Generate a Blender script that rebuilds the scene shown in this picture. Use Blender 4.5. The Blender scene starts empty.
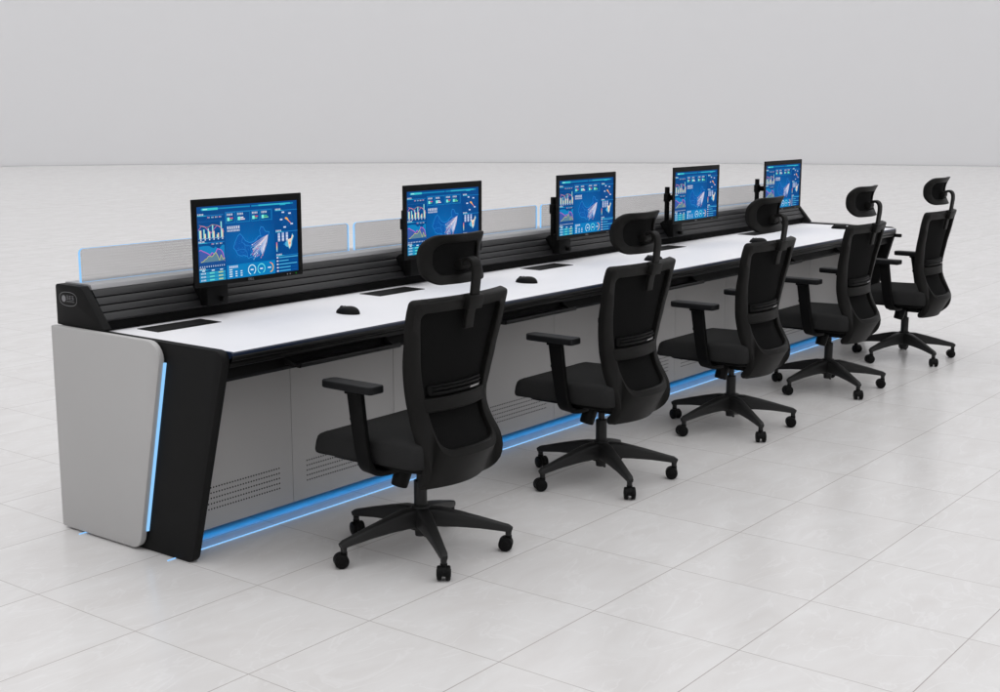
import bpy, bmesh, math, random
from mathutils import Vector, Matrix
rnd = random.Random(7)
S = bpy.context.scene
COL = S.collection
PI = math.pi

# ------------------------------------------------------------------ materials
def lin(c):
    return tuple((x/12.92 if x <= .04045 else ((x+.055)/1.055)**2.4) for x in (v/255 for v in c))

def pbr(name, col, rough=.5, spec=.3, metal=0., bump=0., bscale=300., var=0., vscale=6.):
    m = bpy.data.materials.new(name); m.use_nodes = True
    nt = m.node_tree; b = nt.nodes['Principled BSDF']
    b.inputs['Base Color'].default_value = (*col, 1)
    b.inputs['Roughness'].default_value = rough
    b.inputs['Specular IOR Level'].default_value = spec
    b.inputs['Metallic'].default_value = metal
    tc = nt.nodes.new('ShaderNodeTexCoord')
    if var:
        n = nt.nodes.new('ShaderNodeTexNoise'); n.inputs['Scale'].default_value = vscale; n.inputs['Detail'].default_value = 5
        nt.links.new(tc.outputs['Object'], n.inputs['Vector'])
        mr = nt.nodes.new('ShaderNodeMapRange')
        mr.inputs['To Min'].default_value = 1-var; mr.inputs['To Max'].default_value = 1+var
        nt.links.new(n.outputs['Fac'], mr.inputs['Value'])
        mx = nt.nodes.new('ShaderNodeVectorMath'); mx.operation = 'SCALE'
        mx.inputs[0].default_value = col
        nt.links.new(mr.outputs['Result'], mx.inputs['Scale'])
        nt.links.new(mx.outputs['Vector'], b.inputs['Base Color'])
        r2 = nt.nodes.new('ShaderNodeMapRange')
        r2.inputs['To Min'].default_value = max(.02, rough-.08); r2.inputs['To Max'].default_value = min(1, rough+.08)
        nt.links.new(n.outputs['Fac'], r2.inputs['Value']); nt.links.new(r2.outputs['Result'], b.inputs['Roughness'])
    if bump:
        n = nt.nodes.new('ShaderNodeTexNoise'); n.inputs['Scale'].default_value = bscale; n.inputs['Detail'].default_value = 2
        nt.links.new(tc.outputs['Object'], n.inputs['Vector'])
        bp = nt.nodes.new('ShaderNodeBump'); bp.inputs['Strength'].default_value = bump; bp.inputs['Distance'].default_value = .001
        nt.links.new(n.outputs['Fac'], bp.inputs['Height']); nt.links.new(bp.outputs['Normal'], b.inputs['Normal'])
    return m

def emit(name, col, s):
    m = bpy.data.materials.new(name); m.use_nodes = True
    nt = m.node_tree; nt.nodes.clear()
    o = nt.nodes.new('ShaderNodeOutputMaterial'); e = nt.nodes.new('ShaderNodeEmission')
    e.inputs['Color'].default_value = (*col, 1); e.inputs['Strength'].default_value = s
    nt.links.new(e.outputs[0], o.inputs[0]); return m

M = {}
M['grey']    = pbr('light_grey_laminate', (.465,.460,.455), .55, .2, bump=.08, bscale=500, var=.03, vscale=4)
M['door']    = pbr('grey_powder_coat', (.49,.481,.474), .5, .25, bump=.1, bscale=700, var=.03, vscale=3)
M['black']   = pbr('black_laminate', (.0095,.0095,.0095), .55, .11, bump=.1, bscale=600, var=.12, vscale=5)
M['white']   = pbr('white_desktop', (.88,.88,.905), .45, .25, bump=.03, bscale=500, var=.015, vscale=3)
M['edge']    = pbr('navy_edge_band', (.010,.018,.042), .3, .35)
M['bull']    = pbr('black_soft_edge', (.006,.006,.006), .32, .22, var=.1)
M['slat']    = pbr('anodised_black_slat', (.023,.023,.024), .38, .32, var=.08, vscale=9)
M['groove']  = pbr('dark_groove', (.004,.004,.004), .8, .1)
M['alu']     = pbr('brushed_aluminium_rail', (.40,.40,.41), .45, .3, metal=.15, var=.03, vscale=12)
M['hole']    = pbr('dark_hole', (.006,.006,.006), .9, .05)
M['kick']    = pbr('grey_kick_plate', (.28,.28,.30), .5, .3)
M['flap']    = pbr('black_flap', (.008,.008,.008), .5, .16, bump=.1)
M['frame']   = pbr('chair_frame_nylon', (.0090,.0087,.0082), .48, .11, bump=.25, bscale=900, var=.08, vscale=8)
M['base']    = pbr('chair_base_nylon', (.021,.021,.021), .42, .22, bump=.2, bscale=900, var=.08, vscale=8)
M['wheel']   = pbr('caster_black', (.004,.004,.004), .45, .12)
M['pad']     = pbr('arm_pad_rubber', (.007,.0073,.008), .5, .16, bump=.15, bscale=700)
M['dark']    = pbr('dark_plastic', (.0035,.0035,.0035), .5, .10)
M['mouse']   = pbr('mouse_black', (.004,.004,.004), .5, .14)
M['casing']  = pbr('monitor_casing', (.0025,.0025,.0025), .45, .12)
M['glint']   = pbr('painted_glint', (.30,.30,.30), .35, .5, metal=.5)  # paler tone for the painted glint on the adjuster
M['mark']    = pbr('printed_white_mark', (.22,.22,.23), .5, .2)
M['led']     = emit('blue_led_strip', (.26,.58,1.0), 1.1)
M['ledside'] = emit('blue_led_edge', (.28,.60,1.0), 1.05)
M['greenled'] = emit('power_led', (.02,.30,.03), .6)
M['seam_shade'] = pbr('grey_seam_shadow', (.63,.63,.64), .8, .1)  # grey that paints the shadow line between floor and backdrop
M['backdrop'] = pbr('studio_backdrop', (.78,.78,.79), .9, .0)

def fabric(name, col, sc, mix):
    m = pbr(name, col, .9, .05)
    nt = m.node_tree; b = nt.nodes['Principled BSDF']
    tc = nt.nodes.new('ShaderNodeTexCoord'); w = nt.nodes.new('ShaderNodeTexChecker')
    w.inputs['Scale'].default_value = sc
    w.inputs['Color1'].default_value = (*[c*(1+mix) for c in col], 1); w.inputs['Color2'].default_value = (*[c*(1-mix) for c in col], 1)
    nt.links.new(tc.outputs['Object'], w.inputs['Vector']); nt.links.new(w.outputs['Color'], b.inputs['Base Color'])
    n = nt.nodes.new('ShaderNodeTexNoise'); n.inputs['Scale'].default_value = 450
    nt.links.new(tc.outputs['Object'], n.inputs['Vector'])
    bp = nt.nodes.new('ShaderNodeBump'); bp.inputs['Strength'].default_value = .5; bp.inputs['Distance'].default_value = .001
    nt.links.new(n.outputs['Fac'], bp.inputs['Height']); nt.links.new(bp.outputs['Normal'], b.inputs['Normal'])
    return m
M['seatfab'] = fabric('woven_seat_fabric', (.025,.025,.025), 420, .25)
M['meshfab'] = fabric('mesh_back_fabric', (.0075,.0075,.0075), 330, .35)

def floor_mat():
    m = pbr('polished_pale_tile', (.70,.69,.685), .2, .34)
    nt = m.node_tree; b = nt.nodes['Principled BSDF']; L = nt.links; N = nt.nodes.new
    g = N('ShaderNodeNewGeometry'); sx = N('ShaderNodeSeparateXYZ'); L.new(g.outputs['Position'], sx.inputs[0])
    def math_(op, a, bb=None):
        n = N('ShaderNodeMath'); n.operation = op
        for k, v in ((0, a), (1, bb)):
            if v is None: continue
            if isinstance(v, (int, float)): n.inputs[k].default_value = v
            else: L.new(v, n.inputs[k])
        return n.outputs[0]
    def line(ax, per, hw):
        t = math_('DIVIDE', sx.outputs[ax], per)
        fr = math_('SUBTRACT', t, math_('ROUND', t))
        d = math_('MULTIPLY', math_('ABSOLUTE', fr), per)
        return math_('LESS_THAN', d, hw), math_('ROUND', math_('ADD', t, .5))
    lx, ix = line(0, .5, .0013); ly, iy = line(1, .513, .0017)
    ln = math_('MAXIMUM', lx, ly)
    # per-tile offset of the veining
    cx = N('ShaderNodeCombineXYZ'); L.new(math_('MULTIPLY', ix, 3.71), cx.inputs[0]); L.new(math_('MULTIPLY', iy, 5.13), cx.inputs[1]); L.new(math_('ADD', ix, iy), cx.inputs[2])
    ad = N('ShaderNodeVectorMath'); ad.operation = 'ADD'; L.new(g.outputs['Position'], ad.inputs[0]); L.new(cx.outputs[0], ad.inputs[1])
    mp = N('ShaderNodeMapping'); mp.inputs['Scale'].default_value = (1, 2.2, 1); mp.inputs['Rotation'].default_value = (0, 0, .5)
    L.new(ad.outputs[0], mp.inputs['Vector'])
    n1 = N('ShaderNodeTexNoise'); n1.inputs['Scale'].default_value = 3.2; n1.inputs['Detail'].default_value = 9; n1.inputs['Roughness'].default_value = .62; n1.inputs['Distortion'].default_value = .6
    L.new(mp.outputs[0], n1.inputs['Vector'])
    r1 = N('ShaderNodeValToRGB'); e = r1.color_ramp.elements
    e[0].position = .3; e[0].color = (.688,.668,.656,1); e[1].position = .72; e[1].color = (.755,.745,.738,1)
    L.new(n1.outputs['Fac'], r1.inputs['Fac'])
    n2 = N('ShaderNodeTexNoise'); n2.inputs['Scale'].default_value = 2.3; n2.inputs['Detail'].default_value = 6; n2.inputs['Distortion'].default_value = 1.4
    L.new(mp.outputs[0], n2.inputs['Vector'])
    v = math_('ABSOLUTE', math_('SUBTRACT', n2.outputs['Fac'], .5))
    r2 = N('ShaderNodeMapRange'); r2.inputs['From Min'].default_value = 0; r2.inputs['From Max'].default_value = .018; r2.inputs['To Min'].default_value = .38; r2.inputs['To Max'].default_value = 0
    L.new(v, r2.inputs['Value'])
    mx = N('ShaderNodeMix'); mx.data_type = 'RGBA'; mx.inputs['B'].default_value = (.82,.812,.81,1)
    L.new(r2.outputs['Result'], mx.inputs['Factor']); L.new(r1.outputs['Color'], mx.inputs['A'])
    m2 = N('ShaderNodeMix'); m2.data_type = 'RGBA'; m2.inputs['B'].default_value = (.40,.365,.355,1)
    L.new(ln, m2.inputs['Factor']); L.new(mx.outputs['Result'], m2.inputs['A'])
    L.new(m2.outputs['Result'], b.inputs['Base Color'])
    rr = N('ShaderNodeMapRange'); rr.inputs['To Min'].default_value = .20; rr.inputs['To Max'].default_value = .26
    L.new(n1.outputs['Fac'], rr.inputs['Value']); L.new(rr.outputs['Result'], b.inputs['Roughness'])
    return m
M['floor'] = floor_mat()

def glass_mat():
    m = bpy.data.materials.new('frosted_dotted_glass'); m.use_nodes = True
    nt = m.node_tree; nt.nodes.clear(); N = nt.nodes.new; L = nt.links
    o = N('ShaderNodeOutputMaterial'); mix = N('ShaderNodeMixShader'); tr = N('ShaderNodeBsdfTransparent')
    tr.inputs['Color'].default_value = (.93,.93,.93,1)
    di = N('ShaderNodeBsdfPrincipled'); di.inputs['Base Color'].default_value = (.50,.485,.475,1); di.inputs['Roughness'].default_value = .5
    tc = N('ShaderNodeTexCoord'); sx = N('ShaderNodeSeparateXYZ'); L.new(tc.outputs['Object'], sx.inputs[0])
    outs = []
    for ax in (0, 2):
        a = N('ShaderNodeMath'); a.operation = 'MULTIPLY'; a.inputs[1].default_value = 2*PI/.0105; L.new(sx.outputs[ax], a.inputs[0])
        s = N('ShaderNodeMath'); s.operation = 'SINE'; L.new(a.outputs[0], s.inputs[0]); q = N('ShaderNodeMath'); q.operation = 'MULTIPLY'; q.inputs[1].default_value = 1.0 if ax == 0 else .55; L.new(s.outputs[0], q.inputs[0]); outs.append(q.outputs[0])
    p = N('ShaderNodeMath'); p.operation = 'MAXIMUM'; L.new(outs[0], p.inputs[0]); L.new(outs[1], p.inputs[1])
    r = N('ShaderNodeMapRange'); r.inputs['From Min'].default_value = -1; r.inputs['To Min'].default_value = .03; r.inputs['To Max'].default_value = .32
    L.new(p.outputs[0], r.inputs['Value'])
    L.new(r.outputs['Result'], mix.inputs[0]); L.new(tr.outputs[0], mix.inputs[1]); L.new(di.outputs[0], mix.inputs[2]); L.new(mix.outputs[0], o.inputs[0])
    return m
M['glass'] = glass_mat()

def screen_mat():
    m = bpy.data.materials.new('screen_picture'); m.use_nodes = True
    nt = m.node_tree; nt.nodes.clear(); N = nt.nodes.new; L = nt.links
    o = N('ShaderNodeOutputMaterial'); e = N('ShaderNodeEmission'); a = N('ShaderNodeVertexColor'); a.layer_name = 'Col'
    L.new(a.outputs['Color'], e.inputs['Color']); e.inputs['Strength'].default_value = 1.0
    gl = N('ShaderNodeBsdfGlossy'); gl.inputs['Roughness'].default_value = .25; gl.inputs['Color'].default_value = (.012,.012,.012,1)
    ad = N('ShaderNodeAddShader'); L.new(e.outputs[0], ad.inputs[0]); L.new(gl.outputs[0], ad.inputs[1]); L.new(ad.outputs[0], o.inputs[0]); return m
M['screen'] = screen_mat()

# ------------------------------------------------------------------ builders
def obj(name, bm, mat, parent=None, smooth=True, ang=35, origin=None):
    if origin is not None: bmesh.ops.translate(bm, verts=bm.verts, vec=-Vector(origin))
    bmesh.ops.recalc_face_normals(bm, faces=bm.faces)
    me = bpy.data.meshes.new(name); bm.to_mesh(me); bm.free()
    mats = mat if isinstance(mat, (list, tuple)) else [mat]
    for m in mats: me.materials.append(m)
    if smooth:
        me.polygons.foreach_set('use_smooth', [True]*len(me.polygons))
        me.set_sharp_from_angle(angle=math.radians(ang))
    o = bpy.data.objects.new(name, me); COL.objects.link(o)
    if parent: o.parent = parent
    return o

def thing(name, label, cat, loc=(0,0,0), group=None):
    o = bpy.data.objects.new(name, None); COL.objects.link(o); o.location = loc
    o.empty_display_size = .1
    o['label'] = label; o['category'] = cat
    if group: o['group'] = group
    return o

def add(bm, other):
    me = bpy.data.meshes.new('tmp'); other.to_mesh(me); other.free(); bm.from_mesh(me); bpy.data.meshes.remove(me)

def box(bm, x0, x1, y0, y1, z0, z1, bev=0., seg=2, mat=None, tag=0):
    b = bmesh.new(); bmesh.ops.create_cube(b, size=1)
    bmesh.ops.scale(b, vec=(x1-x0, y1-y0, z1-z0), verts=b.verts)
    bmesh.ops.translate(b, vec=((x0+x1)/2, (y0+y1)/2, (z0+z1)/2), verts=b.verts)
    if bev: bmesh.ops.bevel(b, geom=b.edges[:], offset=bev, segments=seg, profile=.5, affect='EDGES')
    for f in b.faces: f.material_index = tag
    if mat is not None: bmesh.ops.transform(b, matrix=mat, verts=b.verts)
    add(bm, b); return bm

def cyl(bm, p0, p1, r0, r1=None, n=28, bev=0., tag=0):
    r1 = r0 if r1 is None else r1
    p0, p1 = Vector(p0), Vector(p1); d = p1-p0
    b = bmesh.new()
    bmesh.ops.create_cone(b, cap_ends=True, segments=n, radius1=r0, radius2=r1, depth=d.length)
    if bev:
        es = [e for e in b.edges if any(len(f.verts) > 4 for f in e.link_faces)]
        bmesh.ops.bevel(b, geom=es, offset=bev, segments=3, profile=.5, affect='EDGES')
    for f in b.faces: f.material_index = tag
    q = Vector((0,0,1)).rotation_difference(d.normalized()).to_matrix().to_4x4()
    bmesh.ops.transform(b, matrix=Matrix.Translation((p0+p1)/2) @ q, verts=b.verts)
    add(bm, b); return bm

def prism(bm, pts, axis, a0, a1, bev=0., seg=2):
    """extrude a 2-D polygon; axis 0: pts are (y,z) extruded in x"""
    b = bmesh.new()
    mk = (lambda p, a: (a, p[0], p[1])) if axis == 0 else ((lambda p, a: (p[0], a, p[1])) if axis == 1 else (lambda p, a: (p[0], p[1], a)))
    v0 = [b.verts.new(mk(p, a0)) for p in pts]; v1 = [b.verts.new(mk(p, a1)) for p in pts]
    f0 = b.faces.new(v0); f1 = b.faces.new(v1[::-1])
    n = len(pts)
    for i in range(n): b.faces.new((v0[i], v0[(i+1) % n], v1[(i+1) % n], v1[i]))
    if bev:
        es = list(set(f0.edges[:] + f1.edges[:]))
        bmesh.ops.recalc_face_normals(b, faces=b.faces)
        bmesh.ops.bevel(b, geom=es, offset=bev, segments=seg, profile=.5, affect='EDGES')
    add(bm, b); return bm

def rounded(pts, radii, n=7):
    out = []; m = len(pts)
    for i, p in enumerate(pts):
        r = radii[i] if isinstance(radii, (list, tuple)) else radii
        p = Vector(p); a = Vector(pts[i-1])-p; c = Vector(pts[(i+1) % m])-p
        if r <= 0: out.append(tuple(p)); continue
        a.normalize(); c.normalize()
        ang = a.angle(c); t = r/math.tan(ang/2)
        bis = (a+c).normalized(); cen = p + bis*(r/math.sin(ang/2))
        s, e = p+a*t-cen, p+c*t-cen
        a0 = math.atan2(s.y, s.x); a1 = math.atan2(e.y, e.x); d = (a1-a0+PI) % (2*PI)-PI
        for k in range(n+1):
            th = a0+d*k/n; out.append((cen.x+r*math.cos(th), cen.y+r*math.sin(th)))
    return out

def sweep(bm, path, sizes, W, rr=.3, n=3):
    """rounded-rectangle section (half sizes along W and along tangent x W) along a path"""
    path = [Vector(p) for p in path]; W = [Vector(w) for w in W] if isinstance(W[0], (tuple, Vector)) else [Vector(W)]*len(path)
    b = bmesh.new(); rings = []
    for i, p in enumerate(path):
        t = (path[min(i+1, len(path)-1)]-path[max(i-1, 0)]).normalized()
        w = (W[i]-t*W[i].dot(t)).normalized(); nn = t.cross(w)
        hw, hh = sizes[i] if isinstance(sizes, list) else sizes
        r = rr*min(hw, hh)*2*.5
        sec = rounded([(-hw,-hh),(hw,-hh),(hw,hh),(-hw,hh)], r, n)
        rings.append([b.verts.new(p+w*s[0]+nn*s[1]) for s in sec])
    for A, B in zip(rings, rings[1:]):
        k = len(A)
        for j in range(k): b.faces.new((A[j], A[(j+1) % k], B[(j+1) % k], B[j]))
    b.faces.new(rings[0][::-1]); b.faces.new(rings[-1])
    add(bm, b); return bm

def smooth_path(pts, n=8):
    P = [Vector(p) for p in pts]; out = []
    for i in range(len(P)-1):
        p0, p1, p2, p3 = P[max(i-1,0)], P[i], P[i+1], P[min(i+2,len(P)-1)]
        for k in range(n):
            t = k/n
            out.append(.5*((2*p1)+(p2-p0)*t+(2*p0-5*p1+4*p2-p3)*t*t+(3*p1-p0-3*p2+p3)*t**3))
    out.append(P[-1]); return out

def rrect_loop(u0, u1, v0, v1, r, ns=14, nc=7):
    """loop with a fixed count of points so that two loops can be bridged"""
    rr = r if isinstance(r, (list, tuple)) else [r]*4
    cs = [(u1-rr[0], v0+rr[0], -PI/2, rr[0]), (u1-rr[1], v1-rr[1], 0, rr[1]), (u0+rr[2], v1-rr[2], PI/2, rr[2]), (u0+rr[3], v0+rr[3], PI, rr[3])]
    corners = [[(c[0]+c[3]*math.cos(c[2]+PI/2*k/nc), c[1]+c[3]*math.sin(c[2]+PI/2*k/nc)) for k in range(nc+1)] for c in cs]
    out = []
    for i in range(4):
        out += corners[i]
        a, b = corners[i][-1], corners[(i+1) % 4][0]
        out += [(a[0]+(b[0]-a[0])*k/ns, a[1]+(b[1]-a[1])*k/ns) for k in range(1, ns)]
    return out

def ring_surface(bm, outer, inner, fmap, sec):
    """sec: closed section [(a, h)] a 0 outer..1 inner, h offset along -y; fmap(u,v,h)->xyz"""
    b = bmesh.new(); rows = []
    for o, i in zip(outer, inner):
        rows.append([b.verts.new(fmap(o[0]+(i[0]-o[0])*a, o[1]+(i[1]-o[1])*a, h)) for a, h in sec])
    n = len(rows); k = len(sec)
    for i in range(n):
        A, B = rows[i], rows[(i+1) % n]
        for j in range(k): b.faces.new((A[j], A[(j+1) % k], B[(j+1) % k], B[j]))
    add(bm, b); return bm

def plate_surface(bm, loop, fmap, h0, h1, rings=8, edge=.12):
    """closed filled plate from a loop shrunk to its middle; pillow edge"""
    cu = sum(p[0] for p in loop)/len(loop); cv = sum(p[1] for p in loop)/len(loop)
    b = bmesh.new()
    def lay(s, h): return [b.verts.new(fmap(cu+(p[0]-cu)*s, cv+(p[1]-cv)*s, h)) for p in loop]
    prof = [(.0, .5), (.015, .25), (edge*.5, .06), (edge, 0)]
    ss = [(1-p[0], h0+(h1-h0)*p[1]) for p in prof]
    inner = [((1-edge)*(1-k/rings), h0) for k in range(1, rings)]
    L0 = [lay(s, h) for s, h in ss+inner]
    c0 = b.verts.new(fmap(cu, cv, h0))
    ss1 = [(1-p[0], h1-(h1-h0)*p[1]) for p in prof[1:]]; inner1 = [((1-edge)*(1-k/rings), h1) for k in range(1, rings)]
    L1 = [L0[0]]+[lay(s, h) for s, h in ss1+inner1]
    c1 = b.verts.new(fmap(cu, cv, h1))
    for LL, c in ((L0, c0), (L1, c1)):
        for A, B in zip(LL, LL[1:]):
            for j in range(len(A)): b.faces.new((A[j], A[(j+1) % len(A)], B[(j+1) % len(A)], B[j]))
        A = LL[-1]
        for j in range(len(A)): b.faces.new((A[j], A[(j+1) % len(A)], c))
    add(bm, b); return bm

def copy_tree(o, parent=None):
    c = o.copy(); COL.objects.link(c); c.parent = parent
    for ch in list(o.children): copy_tree(ch, c)
    return c

# ------------------------------------------------------------------ setting
R0 = 39.0
bm = bmesh.new(); bmesh.ops.create_circle(bm, cap_ends=True, segments=256, radius=R0+.5)
bmesh.ops.translate(bm, vec=(-1,-2.2,0), verts=bm.verts)
o = obj('floor', bm, M['floor'], smooth=False); o['kind'] = 'structure'
bm = bmesh.new()
bmesh.ops.create_cone(bm, cap_ends=False, segments=256, radius1=R0, radius2=R0, depth=34)
bmesh.ops.translate(bm, vec=(-1,-2.2,16.99), verts=bm.verts)
o = obj('backdrop', bm, M['backdrop']); o['kind'] = 'structure'
bm = bmesh.new()
bmesh.ops.create_cone(bm, cap_ends=False, segments=256, radius1=R0-.03, radius2=R0-.03, depth=.026)
bmesh.ops.translate(bm, vec=(-1,-2.2,.013), verts=bm.verts)
o = obj('seam_shadow', bm, M['seam_shade']); o['kind'] = 'structure'  # thin ring added as the painted shadow line at the floor seam

# ------------------------------------------------------------------ control desk
XL, XR, PT = .540, 6.505, .5965
DO = (.505, .60, 0)
desk = thing('control_desk', 'long white and black control desk with blue floor lighting and five workstations', 'control desk', DO)
def dpart(name, bm, mat, parent=None, **k):
    return obj(name, bm, mat, parent or desk, origin=DO, **k)

endprof = rounded([(1.07,0),(.345,0),(.134,.783),(1.07,.783)], [.012,.035,.036,.012])
for x0, x1 in ((.505,.5395),(XR+.0005,XR+.035)):
    bm = bmesh.new(); prism(bm, endprof, 0, x0, x1, .003); dpart('end_panel', bm, M['black'])
greyprof = rounded([(1.068,.008),(.598,.008),(.424,.787),(1.068,.787)], [.012,.055,.065,.008])
for k, (x0, x1) in enumerate(((.475,.500),(XR+.040,XR+.065))):
    bm = bmesh.new(); prism(bm, greyprof, 0, x0, x1, .003); sp = dpart('side_panel', bm, M['grey'])
    # light line along the sloping front edge, on the face of the black panel
    def ye(z): return .598+(.424-.598)*(z-.008)/(.787-.008)
    a, b_ = (.495,.5045) if k == 0 else (XR+.0355,XR+.045)
    z0, z1 = .075, .712
    bm = bmesh.new(); prism(bm, [(ye(z0)+.004,z0),(ye(z0)-.0060,z0),(ye(z1)-.0060,z1),(ye(z1)+.004,z1)], 0, a, b_)
    dpart('led_strip', bm, M['ledside'], sp, smooth=False)

# angled cheek panels carrying the badge
ckp = rounded([(1.062,.788),(.772,.788),(.905,.941),(1.062,.941)], [.004,.004,.006,.012], 4)
for k, (x0, x1) in enumerate(((.500,.534),(XR+.006,XR+.040))):
    bm = bmesh.new(); prism(bm, ckp, 0, x0, x1, .002); ck = dpart('cheek_panel', bm, M['black'])
    if k == 0:
        bm = bmesh.new(); xb = .4992
        oc, zc = .985, .889          # badge centre (y, z)
        def oval(a, b): return [(oc+a*math.copysign(abs(math.cos(t))**.78, math.cos(t)), zc+b*math.copysign(abs(math.sin(t))**.78, math.sin(t))) for t in [2*PI*q/48 for q in range(48)]]
        out, inn = oval(.054,.0265), oval(.0522,.0247)
        bb = bmesh.new()
        vo = [bb.verts.new((xb,*p)) for p in out]; vi = [bb.verts.new((xb,*p)) for p in inn]
        for i in range(len(vo)): bb.faces.new((vo[i], vo[(i+1)%len(vo)], vi[(i+1)%len(vi)], vi[i]))
        add(bm, bb)
        cyl(bm, (xb+.0004,oc+.027,zc), (xb-.0003,oc+.027,zc), .0125, n=20)
        def stroke(y0, z0, y1, z1, w=.0013):
            box(bm, xb-.0003, xb+.0003, min(y0,y1)-w/2, max(y0,y1)+w/2, min(z0,z1)-w/2, max(z0,z1)+w/2)
        for g in range(3):            # three square-built characters, then a fine line of lettering
            y = oc+.009-g*.016
            stroke(y, zc+.012, y-.011, zc+.012); stroke(y, zc+.006, y-.011, zc+.006); stroke(y-.0055, zc+.013, y-.0055, zc-.001)
            stroke(y, zc-.001, y-.011, zc-.001); stroke(y-.001 if g%2 else y-.010, zc+.006, y-.001 if g%2 else y-.010, zc-.001)
        for g in range(9):
            y = oc+.010-g*.0056
            stroke(y, zc-.0065, y, zc-.0105, .001); stroke(y, zc-.0065 if g%2 else zc-.0105, y-.003, zc-.0065 if g%2 else zc-.0105, .001)
        dpart('badge', bm, M['mark'], ck, smooth=False)

# desktop, edges, beam
bm = bmesh.new(); box(bm, XL+.0105, XR-.0105, .139, .8285, .742, .777, .001, 1); top = dpart('desktop', bm, M['white'])
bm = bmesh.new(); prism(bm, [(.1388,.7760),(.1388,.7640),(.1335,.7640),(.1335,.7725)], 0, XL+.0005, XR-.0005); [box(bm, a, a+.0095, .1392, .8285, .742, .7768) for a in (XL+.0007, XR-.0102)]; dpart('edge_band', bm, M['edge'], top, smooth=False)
bm = bmesh.new(); prism(bm, rounded([(.1385,.7635),(.1385,.7415),(.190,.7415),(.190,.722),(.146,.722),(.144,.739),(.156,.7405),(.156,.7435),(.134,.7445),(.130,.7635)], [0,0,0,.004,.005,.006,0,0,.008,.006],4)
    , 0, XL+.0005, XR-.0005); dpart('front_edge', bm, M['bull'])
bm = bmesh.new(); prism(bm, rounded([(.265,.7215),(.265,.664),(.195,.664),(.180,.680),(.190,.7215)], [0,.006,.010,.006,0],3), 0, XL+.0005, XR-.0005); dpart('front_beam', bm, M['dark'])
bm = bmesh.new(); box(bm, XL+.001, XR-.001, .27, .80, .700, .7415); dpart('under_frame', bm, M['black'])

# slatted equipment rail
rail = bmesh.new()
p0, p1 = Vector((.796,.7795)), Vector((.900,.924)); d = (p1-p0); Lr = d.length; d.normalize(); nrm = Vector((-d.y, d.x))
cuts = [.044,.0775,.1088,.1430,Lr]
base = [(p0.x,p0.y),(p1.x,p1.y),(1.055,.924),(1.055,.7795)]
b0 = [tuple(Vector(p)-nrm*.0) for p in base]
prism(rail, [(.829,.7795),(.829,.803),tuple(p0+d*.043-nrm*.006),tuple(p1-nrm*.006),(1.050,.922),(1.050,.7795)], 0, XL+.001, XR-.001)
for f in rail.faces: f.material_index = 1
for a, c in zip(cuts, cuts[1:]):
    bb = bmesh.new()
    q = [p0+d*(a+.0016), p0+d*(c-.0016)]
    h = .0075
    pr_ = rounded([tuple(q[0]-nrm*.006), tuple(q[1]-nrm*.006), tuple(q[1]+nrm*.006), tuple(q[0]+nrm*h)], [0,0,.003,.003], 3)
    prism(bb, pr_, 0, XL+.001, XR-.001)
    add(rail, bb)
dpart('slat_rail', rail, [M['slat'], M['groove']], ang=25)
bm = bmesh.new(); prism(bm, rounded([(.8935,.9255),(.902,.9445),(1.058,.9445),(1.058,.9255)], [.002,.006,.003,.002],4), 0, XL+.001, XR-.001); dpart('top_rail', bm, M['alu'])
bm = bmesh.new(); box(bm, XL+.001, XR-.001, 1.030, 1.049, .03, .780); dpart('back_panel', bm, M['door'])

# ten cabinet doors with punched ventilation holes
for k in range(10):
    x0 = XL+PT*k; x1 = x0+PT
    bm = bmesh.new(); box(bm, x0+.0012, x1-.0012, .490, .508, .046, .715, .0015, 2); dr = dpart('cabinet_door', bm, M['door'])
    bm = bmesh.new(); box(bm, x0+.003, x1-.003, .5085, .739, .052, .068); dpart('cabinet_floor', bm, M['dark'])
    bm = bmesh.new()
    for r in range(5):
        for c in range(35):
            x = x0+.077+c*(.446/34); z = .120+r*.0203
            vs = [bm.verts.new((x+.0034*math.cos(2*PI*j/8), .4893, z+.0034*math.sin(2*PI*j/8))) for j in range(8)]
            bm.faces.new(vs)
    dpart('vent_holes', bm, M['hole'], dr, smooth=False)
bm = bmesh.new(); box(bm, XL+.001, XR-.001, .740, .756, .0, .715); dpart('kick_plate', bm, M['kick'])
bm = bmesh.new(); box(bm, .470, XR+.07, .4340, .4380, .0004, .0032); dpart('led_strip', bm, M['led'], smooth=False)
bm = bmesh.new(); box(bm, .457, XR+.07, .938, .942, .0004, .0032); dpart('led_strip', bm, M['led'], smooth=False)

# hook on the far end panel
bm = bmesh.new(); box(bm, XR+.006, XR+.030, .100, .155, .715, .738, .004); dpart('hook', bm, M['black'])

# cable flaps let into the desktop
for k in range(5):
    x = .799+1.193*k
    bm = bmesh.new(); box(bm, x-.150, x+.150, .660, .785, .7755, .7792, .0015, 1); fl = dpart('cable_flap', bm, M['flap'])
    bm = bmesh.new(); box(bm, x-.142, x+.142, .670, .677, .7793, .7799); dpart('brush_slot', bm, M['groove'], fl, smooth=False)

# keyboard trays slung under the front edge
for k in range(5):
    x = 1.085+1.193*k; hw = .262
    bm = bmesh.new()
    prism(bm, rounded([(.098,.700),(.098,.6865),(.104,.6835),(.330,.6835),(.330,.6875),(.108,.6885),(.105,.700)], [.003,.003,.002,0,0,.002,.002],2), 0, x-hw, x+hw)
    tr = dpart('keyboard_tray', bm, M['bull'])
    for s in (-1, 1):
        bm = bmesh.new(); prism(bm, [(.125,.6885),(.330,.6885),(.330,.7485),(.205,.7485),(.165,.705)], 0, x+s*hw-(.006 if s > 0 else 0), x+s*hw+(.006 if s < 0 else 0))
        dpart('tray_bracket', bm, M['black'], tr, smooth=False)

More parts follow.
